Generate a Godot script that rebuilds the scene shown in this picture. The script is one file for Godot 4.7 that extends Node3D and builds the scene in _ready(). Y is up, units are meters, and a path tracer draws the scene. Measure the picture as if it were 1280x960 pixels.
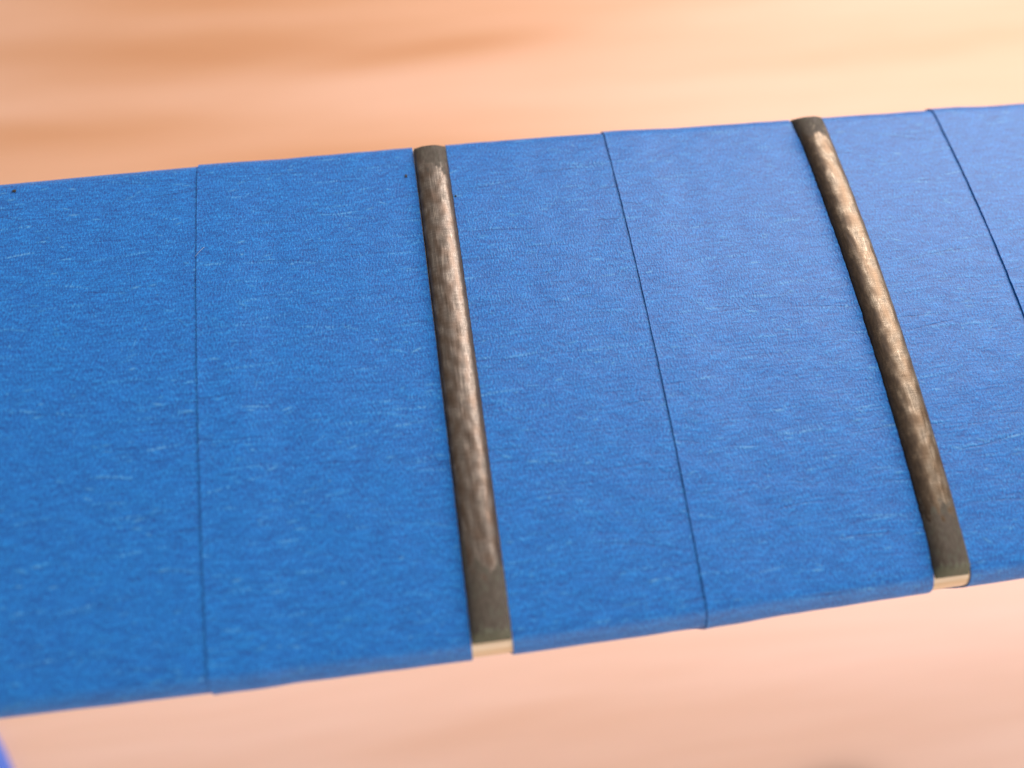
extends Node3D
# A guitar neck masked with blue tape, frets left bare, above a wooden tabletop. Shapes are worked out in millimetres and stored in metres.

const MM := 0.001
const ARCH := 172.0          # fretboard radius
const ROLL := 1.5            # rolled fretboard edge
const SIDE := 7.0            # flat side below the roll
const TURN := 1.735           # angle at which the roll ends (a little past upright)
const TAPE := 0.115           # tape thickness
const HIGH := 0.08          # board crown above the tabletop
const FRET_W := 2.98
const FRET_H := 1.05

var noise := FastNoiseLite.new()
var rng := RandomNumberGenerator.new()
var tape_mats := []


func _ready() -> void:
	# --- camera
	var cam := Camera3D.new()
	cam.name = "camera"
	cam.rotation_order = EULER_ORDER_YXZ
	cam.position = Vector3(-1.99, 70.44, 32.58) * MM + Vector3(0, HIGH, 0)
	cam.rotation_degrees = Vector3(-66.3, -14.41, 7.11)
	cam.keep_aspect = Camera3D.KEEP_HEIGHT
	var lens := CameraAttributesPhysical.new()
	lens.frustum_focal_length = 5.6
	lens.exposure_aperture = 2.1
	lens.frustum_focus_distance = 0.0815
	lens.frustum_near = 0.01
	lens.frustum_far = 20.0
	cam.attributes = lens
	cam.fov = 44.4
	cam.near = 0.01
	cam.far = 20.0
	add_child(cam)
	cam.make_current()
	# --- surroundings: dim room, one big window to the right and behind
	var e := Environment.new()
	e.background_mode = Environment.BG_COLOR
	e.background_color = Color(0.31, 0.30, 0.295).linear_to_srgb()
	e.tonemap_mode = Environment.TONE_MAPPER_LINEAR
	e.tonemap_exposure = 1.0
	e.sdfgi_enabled = true
	e.ssao_enabled = true
	e.ssil_enabled = true
	var we := WorldEnvironment.new()
	we.name = "surroundings"
	we.environment = e
	add_child(we)
	var win := AreaLight3D.new()
	win.name = "window_light"
	win.area_size = Vector2(0.34, 0.34)
	win.light_energy = 0.28
	win.light_color = Color(1.0, 0.965, 0.955)
	win.area_range = 6.0
	win.shadow_enabled = true
	add_child(win)
	win.look_at_from_position(Vector3(0.26, 0.36, -0.24), Vector3(0.0, 0.07, 0.0), Vector3.UP)
	var front := AreaLight3D.new()
	front.name = "front_fill_light"  # added fill lamp that brightens the near table and neck side
	front.area_size = Vector2(0.5, 0.4)
	front.light_energy = 0.18
	front.light_color = Color(1.0, 0.95, 0.9)
	front.area_range = 6.0
	front.shadow_enabled = true
	add_child(front)
	front.look_at_from_position(Vector3(0.15, 0.23, 0.48), Vector3(0.0, 0.02, 0.0), Vector3.UP)

	noise.noise_type = FastNoiseLite.TYPE_SIMPLEX_SMOOTH
	noise.fractal_type = FastNoiseLite.FRACTAL_NONE
	rng.seed = 41

	build_table()
	build_blue_strip()
	build_neck()
	build_tapes()
	build_debris()


# ------------------------------------------------------------------ helpers
func tag(o: Node3D, label: String, category: String, group := "") -> void:
	o.set_meta("label", label)
	o.set_meta("category", category)
	if group:
		o.set_meta("group", group)


func put(called: String, m: Mesh, mat: Material, parent: Node = self) -> MeshInstance3D:
	var o := MeshInstance3D.new()
	o.name = called
	o.mesh = m
	o.material_override = mat
	parent.add_child(o, true)
	return o


class Shell:
	# collects patches of points into one mesh; a patch's outside is d(row) x d(column)
	var v := PackedVector3Array()
	var n := PackedVector3Array()
	var t := PackedVector2Array()
	var ix := PackedInt32Array()

	func patch(rows: int, cols: int, p: PackedVector3Array, uv: PackedVector2Array, flip := false, wrap := false) -> void:
		var base := v.size()
		var sgn := -1.0 if flip else 1.0
		for i in rows:
			var ia := maxi(i - 1, 0)
			var ib := mini(i + 1, rows - 1)
			if wrap and (i == 0 or i == rows - 1):
				ia = rows - 2
				ib = 1
			for j in cols:
				var ja := maxi(j - 1, 0)
				var jb := mini(j + 1, cols - 1)
				var du := p[ib * cols + j] - p[ia * cols + j]
				var dv := p[i * cols + jb] - p[i * cols + ja]
				var c := du.cross(dv)
				n.append(c.normalized() * sgn if c.length() > 1e-20 else Vector3.UP)
		v.append_array(p)
		t.append_array(uv)
		for i in rows - 1:
			for j in cols - 1:
				var a := base + i * cols + j
				var b := a + cols
				if flip:
					ix.append_array([a, b, b + 1, a, b + 1, a + 1])
				else:
					ix.append_array([a, b + 1, b, a, a + 1, b + 1])

	func mesh() -> ArrayMesh:
		var a := []
		a.resize(Mesh.ARRAY_MAX)
		var s := PackedVector3Array()
		s.resize(v.size())
		for i in v.size():
			s[i] = v[i] * 0.001
		a[Mesh.ARRAY_VERTEX] = s
		a[Mesh.ARRAY_NORMAL] = n
		a[Mesh.ARRAY_TEX_UV] = t
		a[Mesh.ARRAY_INDEX] = ix
		var m := ArrayMesh.new()
		m.add_surface_from_arrays(Mesh.PRIMITIVE_TRIANGLES, a)
		return m


func half_width(x: float) -> float:
	return 22.72 + 0.90 * exp(-pow((x - 2.0) / 46.0, 2.0))


# point of the neck's section at arc length s from its middle, off mm outside the wood
func sec(x: float, s: float, off: float) -> Vector3:
	var a := absf(s)
	var sa := half_width(x) - ROLL
	var th0 := sa / ARCH
	var th: float
	var z: float
	var y: float
	if a <= sa:
		th = a / ARCH
		z = ARCH * sin(th)
		y = ARCH * (cos(th) - 1.0)
	else:
		var cz := ARCH * sin(th0) - ROLL * sin(th0)
		var cy := ARCH * (cos(th0) - 1.0) - ROLL * cos(th0)
		th = minf(th0 + (a - sa) / ROLL, TURN)
		z = cz + ROLL * sin(th)
		y = cy + ROLL * cos(th)
		var rest := a - sa - ROLL * (TURN - th0)
		if rest > 0.0:
			z += rest * cos(TURN)
			y -= rest * sin(TURN)
	z += off * sin(th)
	y += off * cos(th)
	return Vector3(x, y, z if s >= 0.0 else -z)


# the same, with the arch carried on past the rolled edge (frets stay stiff)
func arched(x: float, s: float, off: float) -> Vector3:
	var th := s / ARCH
	return Vector3(x, (ARCH + off) * cos(th) - ARCH, (ARCH + off) * sin(th))


func grey_noise(w: int, h: int, freq: float, sx: float, sy: float, sd: int) -> PackedByteArray:
	# noise stretched sx times across and sy times down
	noise.seed = sd
	noise.frequency = freq
	var im := noise.get_image(maxi(8, int(w / sx)), maxi(8, int(h / sy)), false, false, true)
	im.convert(Image.FORMAT_L8)
	im.resize(w, h, Image.INTERPOLATE_CUBIC)
	return im.get_data()


func texture_of(w: int, h: int, data: PackedByteArray, f: int) -> ImageTexture:
	return ImageTexture.create_from_image(Image.create_from_data(w, h, false, f, data))


# ------------------------------------------------------------------ tabletop
func build_table() -> void:
	var w := 768
	var h := 768
	var n1 := grey_noise(w, h, 0.02, 9.0, 1.0, 5)
	var n2 := grey_noise(w, h, 0.06, 24.0, 1.0, 6)
	var n3 := grey_noise(w, h, 0.012, 3.0, 1.2, 7)
	var n4 := grey_noise(w, h, 0.25, 14.0, 1.0, 8)
	# darker heartwood streaks and a grey spot: x, z (mm), half length, half width, slope, strength
	var marks := [[-39.8, -109.0, 62.0, 7.5, 0.02, 0.95], [-62.0, -94.7, 44.4, 2.8, 0.05, 0.32], [13.5, -108.0, 28.9, 3.6, -0.16, 0.8], [-15.3, -83.6, 33.3, 3.9, 0.0, 0.5],
		[-44.2, -126.9, 50.0, 4.4, 0.05, 0.4], [69.1, -98.0, 55.5, 3.3, -0.05, 0.25], [-53.1, 26.4, 24.4, 3.3, -0.1, 0.2], [11.3, 23.0, 33.3, 2.2, -0.12, 0.12]]
	var data := PackedByteArray()
	data.resize(w * h * 3)
	for j in h:
		var z := (float(j) / h - 0.5) * 400.0 - 40.0
		for i in w:
			var x := (float(i) / w - 0.5) * 400.0 + 20.0
			var k := j * w + i
			var a := (n1[k] - 128) / 128.0
			var b := (n2[k] - 128) / 128.0
			var c := (n3[k] - 128) / 128.0
			var d := (n4[k] - 128) / 128.0
			var dark := 0.10 * a + 0.07 * b + 0.05 * d
			for m in marks:
				var dx: float = (x - m[0]) / m[2]
				var dz: float = (z - m[1] - (x - m[0]) * m[4] + c * 2.5) / m[3]
				var q := dx * dx + dz * dz
				if q < 4.0:
					dark += m[5] * 0.6 * exp(-q * 1.3) * (0.8 + 0.4 * a)
			dark = clampf(dark, -0.3, 1.0)
			var kx := (x - 53.0) / 6.6
			var kz := (z - 40.3) / 3.5
			var grey_spot := exp(-(kx * kx + kz * kz))  # soft grey-brown spot near the front
			var pale := smoothstep(-60.0, 20.0, z) * 31.0  # near side lightened in the colour, standing in for light falling there
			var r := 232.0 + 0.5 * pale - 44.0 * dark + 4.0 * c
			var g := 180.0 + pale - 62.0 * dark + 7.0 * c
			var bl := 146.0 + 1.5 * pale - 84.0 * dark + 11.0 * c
			data[k * 3] = int(clampf(lerpf(r, 120.0, grey_spot * 0.75), 0, 255))
			data[k * 3 + 1] = int(clampf(lerpf(g, 100.0, grey_spot * 0.75), 0, 255))
			data[k * 3 + 2] = int(clampf(lerpf(bl, 88.0, grey_spot * 0.75), 0, 255))
	var mat := StandardMaterial3D.new()
	mat.resource_name = "table_wood"
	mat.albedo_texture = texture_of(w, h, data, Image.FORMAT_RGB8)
	mat.roughness = 0.42
	var root := Node3D.new()
	root.name = "wooden_table"
	add_child(root)
	# a slab with rounded edges
	var sh := Shell.new()
	var x0 := -520.0
	var x1 := 560.0
	var z0 := -430.0
	var z1 := 330.0
	var prof := []   # inset, y
	for q in 7:
		var t := PI / 2 * q / 6.0
		prof.append([4.0 - 4.0 * sin(t), -4.0 + 4.0 * cos(t)])
	for q in 7:
		var t := PI / 2 * q / 6.0
		prof.append([4.0 - 4.0 * cos(t), -24.0 - 4.0 * sin(t)])
	var rows := 2 + prof.size()
	var ring := PackedVector3Array()
	var uv := PackedVector2Array()
	for i in rows:
		var ins: float
		var y: float
		if i == 0 or i == rows - 1:
			ins = 370.0
			y = 0.0 if i == 0 else -28.0
		else:
			ins = prof[i - 1][0]
			y = prof[i - 1][1]
		for c in [[x0, z0, 1, 1], [x0, z1, 1, -1], [x1, z1, -1, -1], [x1, z0, -1, 1], [x0, z0, 1, 1]]:
			var p := Vector3(c[0] + c[2] * ins, y, c[1] + c[3] * ins)
			ring.append(p)
			uv.append(Vector2((p.x - 20.0) / 400.0 + 0.5, (p.z + 40.0) / 400.0 + 0.5))
	var st := SurfaceTool.new()
	st.begin(Mesh.PRIMITIVE_TRIANGLES)
	st.set_smooth_group(-1)
	var tri := func(a, b, c):
		for k in [a, b, c]:
			st.set_uv(uv[k])
			st.add_vertex(ring[k] * MM)
	for i in rows - 1:
		for j in 4:
			var a := i * 5 + j
			tri.call(a, a + 6, a + 5)
			tri.call(a, a + 1, a + 6)
	for cap in [0, (rows - 1) * 5]:
		if cap == 0:
			tri.call(0, 2, 1)
			tri.call(0, 3, 2)
		else:
			tri.call(cap, cap + 1, cap + 2)
			tri.call(cap, cap + 2, cap + 3)
	st.generate_normals()
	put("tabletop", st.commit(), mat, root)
	tag(root, "pale orange wooden table, out of focus, running behind and below the taped neck", "table")


# a strip that lies on the table and only pokes into the lower left corner
func build_blue_strip() -> void:
	var mat := StandardMaterial3D.new()
	mat.resource_name = "bright_blue_plastic"
	mat.albedo_color = Color(0.13, 0.27, 1.0).linear_to_srgb()
	mat.roughness = 0.5
	var sh := Shell.new()
	var a := Vector3(-68.2, 0.0, 15.8)          # a point on its visible edge
	var along := Vector3(3.4, 0, 6.4).normalized()
	var out := Vector3(along.z, 0, -along.x)    # towards the picture
	var prof := [[0.0, 0.02], [0.0, 0.55], [-0.08, 0.75], [-0.3, 0.85], [-12.0, 0.95], [-23.7, 0.85], [-24.0, 0.6], [-24.0, 0.02]]
	var p := PackedVector3Array()
	var uv := PackedVector2Array()
	for i in 12:
		var l := -2.0 + i * 4.5
		for q in prof:
			p.append(a + along * l + out * (q[0] + 0.15 * sin(i * 1.7)) + Vector3(0, q[1], 0))
			uv.append(Vector2(i / 11.0, q[1]))
	sh.patch(12, prof.size(), p, uv, true)
	var o := put("blue_strip", sh.mesh(), mat)
	tag(o, "bright blue strip lying on the table, cut off by the lower left corner", "strip")


# ------------------------------------------------------------------ neck
func closed_loft(xs: PackedFloat32Array, section: Callable) -> ArrayMesh:
	# section(x) -> closed ring of points, running so that ring x (+x) points outwards
	var sh := Shell.new()
	var p := PackedVector3Array()
	var uv := PackedVector2Array()
	var rows := 0
	for i in xs.size():
		var ring: PackedVector3Array = section.call(xs[i])
		rows = ring.size()
	for r in rows:
		for i in xs.size():
			p.append(Vector3.ZERO)
			uv.append(Vector2.ZERO)
	for i in xs.size():
		var ring: PackedVector3Array = section.call(xs[i])
		for r in rows:
			p[r * xs.size() + i] = ring[r]
			uv[r * xs.size() + i] = Vector2(xs[i] / 60.0, float(r) / rows)
	sh.patch(rows, xs.size(), p, uv, false, true)
	for end in [0, xs.size() - 1]:
		var q := PackedVector3Array()
		var quv := PackedVector2Array()
		var mid := Vector3.ZERO
		for r in rows:
			mid += p[r * xs.size() + end] / rows
		for r in rows:
			q.append(p[r * xs.size() + end])
			q.append(mid)
			quv.append(Vector2(q[-2].z, q[-2].y) / 60.0)
			quv.append(Vector2(mid.z, mid.y) / 60.0)
		sh.patch(rows, 2, q, quv, end == 0)
	return sh.mesh()


func maple_material() -> StandardMaterial3D:
	var w := 256
	var h := 256
	var a := grey_noise(w, h, 0.05, 8.0, 1.0, 31)
	var b := grey_noise(w, h, 0.3, 10.0, 1.0, 32)
	var data := PackedByteArray()
	data.resize(w * h * 3)
	for k in w * h:
		var d := (a[k] - 128) / 128.0 * 9.0 + (b[k] - 128) / 128.0 * 5.0
		data[k * 3] = int(clampf(226.0 + d, 0, 255))
		data[k * 3 + 1] = int(clampf(194.0 + d * 1.2, 0, 255))
		data[k * 3 + 2] = int(clampf(158.0 + d * 1.5, 0, 255))
	var m := StandardMaterial3D.new()
	m.resource_name = "lacquered_maple"
	m.albedo_texture = texture_of(w, h, data, Image.FORMAT_RGB8)
	m.roughness = 0.3
	m.clearcoat_enabled = true
	m.clearcoat = 0.4
	m.clearcoat_roughness = 0.15
	return m


func build_neck() -> void:
	var root := Node3D.new()
	root.name = "guitar_neck"
	root.position = Vector3(0, HIGH, 0)
	add_child(root)
	tag(root, "guitar neck with pale maple edges and two bare tarnished frets between blue tapes", "guitar neck")
	var maple := maple_material()
	var xs := PackedFloat32Array()
	for i in 51:
		xs.append(-110.0 + i * 5.0)
	var s_end := func(x): return half_width(x) - ROLL + ROLL * (TURN - (half_width(x) - ROLL) / ARCH) + SIDE
	put("fretboard", closed_loft(xs, func(x):
		var r := PackedVector3Array()
		var se: float = s_end.call(x)
		var sa := half_width(x) - ROLL
		for i in 9:
			r.append(sec(x, -se + i / 8.0 * SIDE, 0))
		for i in range(1, 13):
			r.append(sec(x, lerpf(-se + SIDE, -sa, i / 12.0), 0))
		for i in range(1, 41):
			r.append(sec(x, lerpf(-sa, sa, i / 40.0), 0))
		for i in range(1, 13):
			r.append(sec(x, lerpf(sa, se - SIDE, i / 12.0), 0))
		for i in range(1, 9):
			r.append(sec(x, se - SIDE + i / 8.0 * SIDE, 0))
		r.append(r[0])
		return r), maple, root)
	put("neck_back", closed_loft(xs, func(x):
		var r := PackedVector3Array()
		var b: Vector3 = sec(x, s_end.call(x), 0)
		for i in 33:
			var t := PI * i / 32.0
			r.append(Vector3(x, b.y - 0.01 - 12.5 * pow(sin(t), 0.9), b.z * cos(t)))
		r.append(r[0])
		return r), maple, root)
	var f1 := put("fret", fret_mesh(0.0, 1), fret_material(1), root)
	f1.set_meta("label", "left fret, brown and mottled, with a long dull dark patch at its near end")
	var f2 := put("fret", fret_mesh(36.5, 2), fret_material(2), root)
	f2.set_meta("label", "right fret, dark on its left flank with a golden worn crown")


func fret_mesh(x0: float, sd: int) -> ArrayMesh:
	var sh := Shell.new()
	var nu := 33
	var nv := 221
	var L := 22.7 if sd == 1 else 22.45
	noise.seed = 60 + sd
	noise.frequency = 0.35
	var p := PackedVector3Array()
	var uv := PackedVector2Array()
	for j in nv:
		var f := float(j) / (nv - 1) * 2.0 - 1.0
		# pull rows towards the ends
		f = signf(f) * (1.0 - pow(1.0 - absf(f), 1.35))
		var s := f * L - 0.05
		var from_end := L * (1.0 - absf(f))
		var hh := FRET_H
		var ww := 1.0
		if from_end < 0.75:
			var q := clampf(1.0 - from_end / 0.75, 0.0, 1.0)
			hh = FRET_H * (1.0 - 0.8 * pow(q, 1.35))
			ww = 1.0 - (0.03 if s < 0.0 or sd == 1 else 0.11) * q * q
		for i in nu:
			var a := PI * i / (nu - 1)
			var cx := -cos(a)
			var u := signf(cx) * pow(absf(cx), 0.86)
			var y := hh * pow(maxf(sin(a), 0.0), 0.72)
			y += 0.018 * noise.get_noise_2d(s * 2.0, i * 0.6 + 50.0) * sin(a)
			var x := x0 + FRET_W * 0.5 + u * FRET_W * 0.5 * ww + 0.02 * noise.get_noise_2d(s * 1.5, 9.0)
			p.append(arched(x, s, y - 0.03))
			uv.append(Vector2(float(i) / (nu - 1), (f + 1.0) * 0.5))
	sh.patch(nv, nu, p, uv)
	for end in [0, nv - 1]:
		var q := PackedVector3Array()
		var quv := PackedVector2Array()
		for i in nu:
			var top := p[end * nu + i]
			q.append(top)
			q.append(arched(top.x, L * (1.0 if end else -1.0) - 0.05, -0.25))
			quv.append(uv[end * nu + i])
			quv.append(uv[end * nu + i])
		sh.patch(nu, 2, q, quv, end == 0)
	return sh.mesh()


func fret_material(kind: int) -> ORMMaterial3D:
	var w := 160
	var h := 1280
	var a := grey_noise(w, h, 0.03, 1.0, 1.6, 70 + kind)       # blotches
	var b := grey_noise(w, h, 0.09, 1.0, 2.0, 80 + kind)       # smaller blotches
	var c := grey_noise(w, h, 0.35, 1.0, 36.0, 90 + kind)      # scratches along the fret
	var d := grey_noise(w, h, 0.5, 1.0, 1.0, 100 + kind)       # pits
	var e := grey_noise(w, h, 0.3, 16.0, 1.0, 110 + kind)      # file marks across
	var col := PackedByteArray()
	col.resize(w * h * 3)
	var orm := PackedByteArray()
	orm.resize(w * h * 3)
	var hgt := PackedByteArray()
	hgt.resize(w * h)
	for j in h:
		var v := float(j) / h
		for i in w:
			var u := float(i) / w
			var k := j * w + i
			var na := (a[k] - 128) / 128.0
			var nb := (b[k] - 128) / 128.0
			var nc := (c[k] - 128) / 128.0
			var nd := (d[k] - 128) / 128.0
			var ne := (e[k] - 128) / 128.0
			# dull ends, with a ragged border that leans across the crown
			var near_at := 0.862 if kind == 1 else 0.885
			var far_at := 0.045 if kind == 1 else 0.06
			var ragged := 0.022 * na + 0.012 * nb
			var dull := 0.0
			if kind == 1:
				ragged += 0.03 * cos(u * 5.0)
			dull = maxf(smoothstep(near_at - 0.007, near_at + 0.007, v + ragged), smoothstep(far_at + 0.014, far_at - 0.014, v + ragged * 1.2))
			# grime along both feet, together with painted shade on the flanks
			var foot := maxf(smoothstep(0.36, 0.02, u + 0.05 * na + 0.015 * nb), 0.8 * smoothstep(0.70, 0.94, u + 0.06 * nb))
			if kind == 2:
				foot = maxf(smoothstep(0.52, 0.26, u + 0.05 * na + 0.012 * nb), 0.75 * smoothstep(0.72, 0.96, u + 0.05 * nb))
			var spot := smoothstep(0.1, 1.0, na + 0.25 * nb) * 0.28
			var pit := smoothstep(0.72, 0.95, nd + 0.3 * nb) * 0.22
			var r := 119.0 + 3.0 * nb + 10.0 * nc + 7.0 * na + 6.0 * ne
			var g := 106.0 + 3.0 * nb + 10.0 * nc + 7.0 * na + 6.0 * ne + 5.0 * na
			var bl := 95.0 + 3.0 * nb + 10.0 * nc + 6.0 * na + 6.0 * ne + 9.0 * na
			if kind == 2:
				r += 4.0
				g += 0.0
				bl -= 8.0
			var dark := clampf(maxf(maxf(foot * 0.9, spot), pit), 0.0, 1.0)
			r = lerpf(r, 58.0 + 12.0 * nb, dark)
			g = lerpf(g, 43.0 + 10.0 * nb, dark)
			bl = lerpf(bl, 28.0 + 8.0 * nb, dark)
			var green := clampf(nb * 0.8 + na * 0.5, 0.0, 1.0)
			r = lerpf(r, 82.0 + 12.0 * nd + 10.0 * nb - 6.0 * green, dull * 0.93)
			g = lerpf(g, 73.0 + 12.0 * nd + 9.0 * nb + 2.0 * green, dull * 0.93)
			bl = lerpf(bl, 63.0 + 11.0 * nd + 9.0 * nb, dull * 0.93)
			# a little verdigris where the dull ends meet the wood
			var verd := dull * smoothstep(0.86, 0.95, u + 0.08 * nb) * 0.4
			if v > 0.972:
				verd = maxf(verd, 0.4 * smoothstep(0.972, 0.99, v + 0.01 * nb))
			r = lerpf(r, 112.0, verd)
			g = lerpf(g, 126.0, verd)
			bl = lerpf(bl, 100.0, verd)
			# glints on scuffs and nicks, painted in as lighter colour
			var scuff_glint := smoothstep(0.62, 0.95, nc + 0.4 * nb + 0.5 * na) * (1.0 - dull) * (1.0 - dark)
			var nick_glint := smoothstep(0.55, 0.75, nd + 0.35 * ne + 0.4 * na) * (1.0 - dull)
			scuff_glint = clampf(scuff_glint + nick_glint * 0.9, 0.0, 1.3)
			r += 38.0 * scuff_glint
			g += 36.0 * scuff_glint
			bl += 33.0 * scuff_glint
			col[k * 3] = int(clampf(r, 0, 255))
			col[k * 3 + 1] = int(clampf(g, 0, 255))
			col[k * 3 + 2] = int(clampf(bl, 0, 255))
			var rough := 0.41 + 0.10 * nc + 0.07 * na + 0.02 * nb + 0.05 * nc + 0.25 * dark + 0.30 * dull - 0.16 * scuff_glint
			var metal := clampf(0.72 - 0.5 * dark - 0.55 * dull - 0.5 * verd, 0.0, 1.0)
			orm[k * 3] = 255
			orm[k * 3 + 1] = int(clampf(rough, 0.1, 1.0) * 255)
			orm[k * 3 + 2] = int(metal * 255)
			hgt[k] = int(clampf(128.0 + 24.0 * nc + 10.0 * nd + 10.0 * ne + 8.0 * nb - 50.0 * pit + 14.0 * dull * nd, 0, 255))
	var m := ORMMaterial3D.new()
	m.resource_name = "tarnished_nickel"
	m.albedo_texture = texture_of(w, h, col, Image.FORMAT_RGB8)
	m.orm_texture = texture_of(w, h, orm, Image.FORMAT_RGB8)
	m.heightmap_enabled = true
	m.heightmap_texture = texture_of(w, h, hgt, Image.FORMAT_L8)
	m.heightmap_scale = 0.0022
	return m


# ------------------------------------------------------------------ masking tape
func tape_material(sd: int) -> StandardMaterial3D:
	var w := 1024      # 20 pixels per millimetre
	var h := 1280
	var n1 := grey_noise(w, h, 0.33, 1.0, 1.0, sd)
	var n2 := grey_noise(w, h, 0.28, 1.0, 2.6, sd + 1)
	var n3 := grey_noise(w, h, 0.2, 9.0, 1.0, sd + 2)
	var n4 := grey_noise(w, h, 0.012, 1.5, 1.0, sd + 3)
	var n5 := grey_noise(w, h, 0.045, 2.0, 1.0, sd + 4)
	var pale := PackedFloat32Array()     # white paper fibres showing through
	pale.resize(w * h)
	var deep := PackedFloat32Array()     # creases
	deep.resize(w * h)
	rng.seed = sd
	# creases of the crepe, each with paler ridges beside it
	for q in 420:
		var x := rng.randf() * w
		var y := rng.randf() * h
		var length := int(rng.randf_range(30, 190))
		var slope := rng.randfn(0.0, 0.05)
		var bend := rng.randfn(0.0, 0.0008)
		var depth := pow(rng.randf(), 3.0) * 0.8 + 0.08
		var white := rng.randf_range(0.0, 1.0)
		for t in length:
			x += 1.0
			slope += bend + rng.randfn(0.0, 0.012)
			slope *= 0.995
			y += slope
			var fade := sin(PI * t / length)
			var px := posmod(int(x), w)
			var py := int(y)
			for o in range(-1, 7):
				var yy := posmod(py + o, h)
				var k := yy * w + px
				if o < 2:
					deep[k] = maxf(deep[k], depth * fade * (1.0 if o == 0 else 0.5))
				elif white > 0.35:
					var broken := (n2[k] - 118) / 90.0 + (n5[k] - 128) / 90.0
					pale[k] = maxf(pale[k], white * fade * clampf(broken, 0.0, 1.0) * (1.0 - absf(o - 3.5) / 4.0))
	# single flecks and fibres
	for q in 1700:
		var x := rng.randf() * w
		var y := rng.randf() * h
		var length := int(rng.randf_range(3, 26))
		var wide := rng.randf_range(0.5, 2.2)
		var power := 0.15 + 0.85 * pow(rng.randf(), 2.0)
		var ang := rng.randfn(0.0, 0.25)
		if rng.randf() < 0.2:
			ang = rng.randf() * PI
			wide = 0.6
		for t in length:
			var cx := x + cos(ang) * t
			var cy := y + sin(ang) * t
			for o in range(-2, 3):
				var k := posmod(int(cy) + o, h) * w + posmod(int(cx), w)
				pale[k] = maxf(pale[k], power * exp(-o * o / (wide * wide)) * sin(PI * (t + 0.5) / length))
	var col := PackedByteArray()
	col.resize(w * h * 3)
	var hgt := PackedByteArray()
	hgt.resize(w * h)
	for k in w * h:
		var a := (n1[k] - 128) / 128.0
		var b := (n2[k] - 128) / 128.0
		var c := (n3[k] - 128) / 128.0
		var d := (n4[k] - 128) / 128.0
		var e := (n5[k] - 128) / 128.0
		var f := 0.6 * a + 0.52 * b + 0.28 * c
		var white := clampf(pale[k] + maxf(0.0, f - 0.38) * 0.55, 0.0, 0.9)
		var cr := deep[k]
		var r := 3.0 + 26.0 * f + 2.0 * d + 3.0 * e - 12.0 * cr
		var g := 106.0 + 40.0 * f - 2.0 * d + 4.0 * e - 26.0 * cr
		var bl := 187.0 + 44.0 * f - 2.0 * d + 6.0 * e - 36.0 * cr
		col[k * 3] = int(clampf(lerpf(r, 158.0, white * 0.58), 0, 255))
		col[k * 3 + 1] = int(clampf(lerpf(g, 178.0, white * 0.58), 0, 255))
		col[k * 3 + 2] = int(clampf(lerpf(bl, 216.0, white * 0.58), 0, 255))
		hgt[k] = int(clampf(120.0 + 30.0 * a + 32.0 * b + 22.0 * c + 22.0 * e + 50.0 * pale[k] - 75.0 * cr, 0, 255))
	var m := StandardMaterial3D.new()
	m.resource_name = "blue_crepe_paper"
	m.albedo_texture = texture_of(w, h, col, Image.FORMAT_RGB8)
	m.roughness = 0.5
	m.metallic_specular = 0.5
	m.rim_enabled = true
	m.rim = 0.4
	m.rim_tint = 0.7
	m.heightmap_enabled = true
	m.heightmap_texture = texture_of(w, h, hgt, Image.FORMAT_L8)
	m.heightmap_scale = 0.0055
	return m


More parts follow.
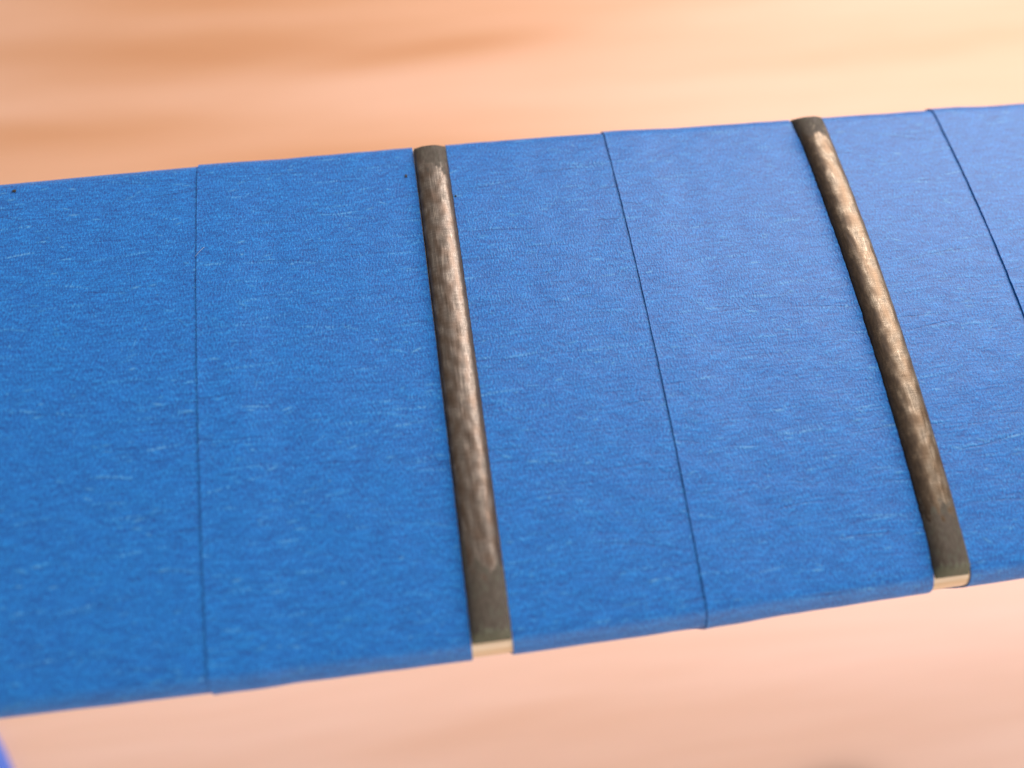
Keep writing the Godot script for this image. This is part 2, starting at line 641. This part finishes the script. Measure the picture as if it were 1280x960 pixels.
# one strip wrapped over the board: edges are functions of s; over = mm by which its left side lies on the strip before it
func tape(left: Callable, right: Callable, over: float, lip: float, sd: int, reach: float) -> ArrayMesh:
	var ns := 231
	var xl: float = left.call(0.0)
	var xr: float = right.call(0.0)
	var nx := clampi(int((xr - xl) / 0.2), 40, 150)
	var wob := FastNoiseLite.new()
	wob.seed = sd
	wob.noise_type = FastNoiseLite.TYPE_SIMPLEX_SMOOTH
	wob.fractal_type = FastNoiseLite.FRACTAL_NONE
	wob.frequency = 1.0
	var top := PackedVector3Array()
	var low := PackedVector3Array()
	var uv := PackedVector2Array()
	var flip := sd % 2 == 1
	for i in ns:
		var s := lerpf(-reach, reach, float(i) / (ns - 1))
		var fray := 0.015 * wob.get_noise_1d(s * 0.7) + 0.010 * wob.get_noise_1d(s * 3.1 + 40.0)
		var a: float = left.call(s) + fray
		var b: float = right.call(s) - fray * 0.8
		for j in nx:
			var f := float(j) / (nx - 1)
			# finer columns at both edges
			f = f + 0.12 * sin(TAU * f) * -1.0
			var x := lerpf(a, b, f)
			var off := 0.012 + 0.022 * (wob.get_noise_2d(x * 0.22, s * 0.3) + 1.0) + 0.008 * (wob.get_noise_2d(x * 0.35, s * 1.5 + 9.0) + 1.0)
			if over > 0.0:
				var on := 1.0 - smoothstep(over - 0.3, over + 4.5, x - a)
				off += (TAPE + 0.012) * on + 0.025 * exp(-(x - a) / 0.5)
			if lip > 0.0:
				var e := exp(-(b - x) / 0.55)
				var rip := wob.get_noise_2d(s * 1.5, 70.0) * 0.6 + wob.get_noise_2d(s * 3.4, 90.0) * 0.4
				off += (1.0 - smoothstep(19.5, 21.5, absf(s))) * e * lip * (0.8 + 0.3 * rip)
				off += 0.035 * exp(-(b - x) / 0.9) * (1.0 - e * 0.7) * wob.get_noise_2d(s * 3.2, 120.0 + x * 0.25)
			var t := TAPE
			top.append(sec(x, s, off + t))
			low.append(sec(x, s, off))
			var uu := (x + sd * 17.3) / 51.2
			var vv := (s + 32.0) / 64.0
			uv.append(Vector2(uu, 1.0 - vv if flip else vv))
	var sh := Shell.new()
	sh.patch(ns, nx, top, uv)
	sh.patch(ns, nx, low, uv, true)
	for j in [0, nx - 1]:
		var q := PackedVector3Array()
		var quv := PackedVector2Array()
		for i in ns:
			q.append(top[i * nx + j])
			q.append(low[i * nx + j])
			quv.append(uv[i * nx + j])
			quv.append(uv[i * nx + j])
		sh.patch(ns, 2, q, quv, j == 0)
	for i in [0, ns - 1]:
		var q := PackedVector3Array()
		var quv := PackedVector2Array()
		for j in nx:
			q.append(top[i * nx + j])
			q.append(low[i * nx + j])
			quv.append(uv[i * nx + j])
			quv.append(uv[i * nx + j])
		sh.patch(nx, 2, q, quv, i != 0)
	return sh.mesh()


func build_tapes() -> void:
	tape_mats = [tape_material(300), tape_material(340)]
	var line := func(x: float, skew: float): return func(s): return x + skew * s / 23.0
	var s1 = line.call(-19.35, 0.22)
	var s2 = line.call(18.05, 0.0)
	var s3 = line.call(50.8, -0.02)
	var strips := [
		# left, right, over, lip, seed, reach, label
		[line.call(-95.0, 0.0), line.call(-16.4, 0.3), 0.0, 0.0, 11, 32.6, "blue masking tape at the left end, with the next strip's edge lying over it"],
		[s1, line.call(-0.06, 0.02), 2.6, 0.22, 12, 33.9, "blue masking tape left of the brown left fret, its left edge lapping over another strip"],
		[line.call(FRET_W + 0.06, 0.02), line.call(20.6, 0.1), 0.0, 0.0, 13, 32.8, "blue masking tape touching the left fret's right side, up to the thin dark seam"],
		[s2, line.call(36.43, 0.02), 2.4, 0.26, 14, 33.9, "blue masking tape from the thin dark seam to the right fret, wrinkled along the fret"],
		[line.call(36.5 + FRET_W + 0.06, 0.0), line.call(53.2, 0.1), 0.0, 0.0, 15, 32.7, "blue masking tape just right of the right fret, ending at the picture's right edge"],
		[s3, line.call(118.0, 0.0), 2.3, 0.0, 16, 33.4, "pale blue tape in the far right corner, beyond the last slanting seam"],
	]
	for k in strips.size():
		var q = strips[k]
		var o := put("masking_tape" if k == 0 else "masking_tape_%03d" % k, tape(q[0], q[1], q[2], q[3], q[4], q[5]), tape_mats[k % 2])
		o.position = Vector3(0, HIGH, 0)
		tag(o, q[6], "masking tape", "masking tape strips wrapped over the neck")


# ------------------------------------------------------------------ crumbs and a fibre
func build_debris() -> void:
	var dirt := StandardMaterial3D.new()
	dirt.resource_name = "dirt"
	dirt.albedo_color = Color(0.045, 0.04, 0.038).linear_to_srgb()
	dirt.roughness = 0.8
	var spots := [[-35.4, -21.4, 0.16, "dark crumb on the leftmost tape, at the neck's far edge"], [-0.95, -19.3, 0.15, "dark crumb on the tape just left of the left fret's far end"], [3.25, -16.5, 0.1, "tiny dark speck on the tape touching the left fret's right side"]]
	for k in spots.size():
		var q = spots[k]
		rng.seed = 900 + k
		var sph := SphereMesh.new()
		sph.radial_segments = 12
		sph.rings = 7
		sph.radius = 1.0
		sph.height = 2.0
		var arr := sph.get_mesh_arrays()
		var vs: PackedVector3Array = arr[Mesh.ARRAY_VERTEX]
		noise.seed = 900 + k
		noise.frequency = 0.9
		for i in vs.size():
			vs[i] = vs[i] * (1.0 + 0.55 * noise.get_noise_3dv(vs[i])) * Vector3(1.0, 0.7, 0.75) * q[2] * MM
		var st := SurfaceTool.new()
		var raw := ArrayMesh.new()
		arr[Mesh.ARRAY_VERTEX] = vs
		raw.add_surface_from_arrays(Mesh.PRIMITIVE_TRIANGLES, arr)
		st.create_from(raw, 0)
		st.generate_normals()
		var o := put("dirt_crumb" if k == 0 else "dirt_crumb_%03d" % k, st.commit(), dirt)
		o.position = sec(q[0], q[1], TAPE + 0.05 + q[2] * 0.45) * MM + Vector3(0, HIGH, 0)
		o.rotation.y = k * 1.3
		tag(o, q[3], "crumb")
	# a pale paper fibre standing off the lapped edge
	var hair := StandardMaterial3D.new()
	hair.resource_name = "paper_fibre"
	hair.albedo_color = Color(0.32, 0.4, 0.5).linear_to_srgb()
	hair.roughness = 0.7
	var sh := Shell.new()
	var p := PackedVector3Array()
	var uv := PackedVector2Array()
	for i in 10:
		var t := i / 9.0
		var c := Vector3(-19.55 + 0.75 * t + 0.1 * sin(t * 3.0), 0.0, -12.3 - 0.9 * t)
		var base := sec(c.x, c.z, TAPE * 2 + 0.12 + 0.15 * sin(t * PI))
		for j in 7:
			var a := TAU * j / 6.0
			p.append(base + Vector3(cos(a) * 0.75, sin(a), cos(a) * 0.6) * 0.016)
			uv.append(Vector2(t, j / 6.0))
	sh.patch(10, 7, p, uv)
	var f := put("paper_fibre", sh.mesh(), hair)
	f.position = Vector3(0, HIGH, 0)
	tag(f, "short pale fibre curling off the lapped tape edge left of the left fret", "fibre")
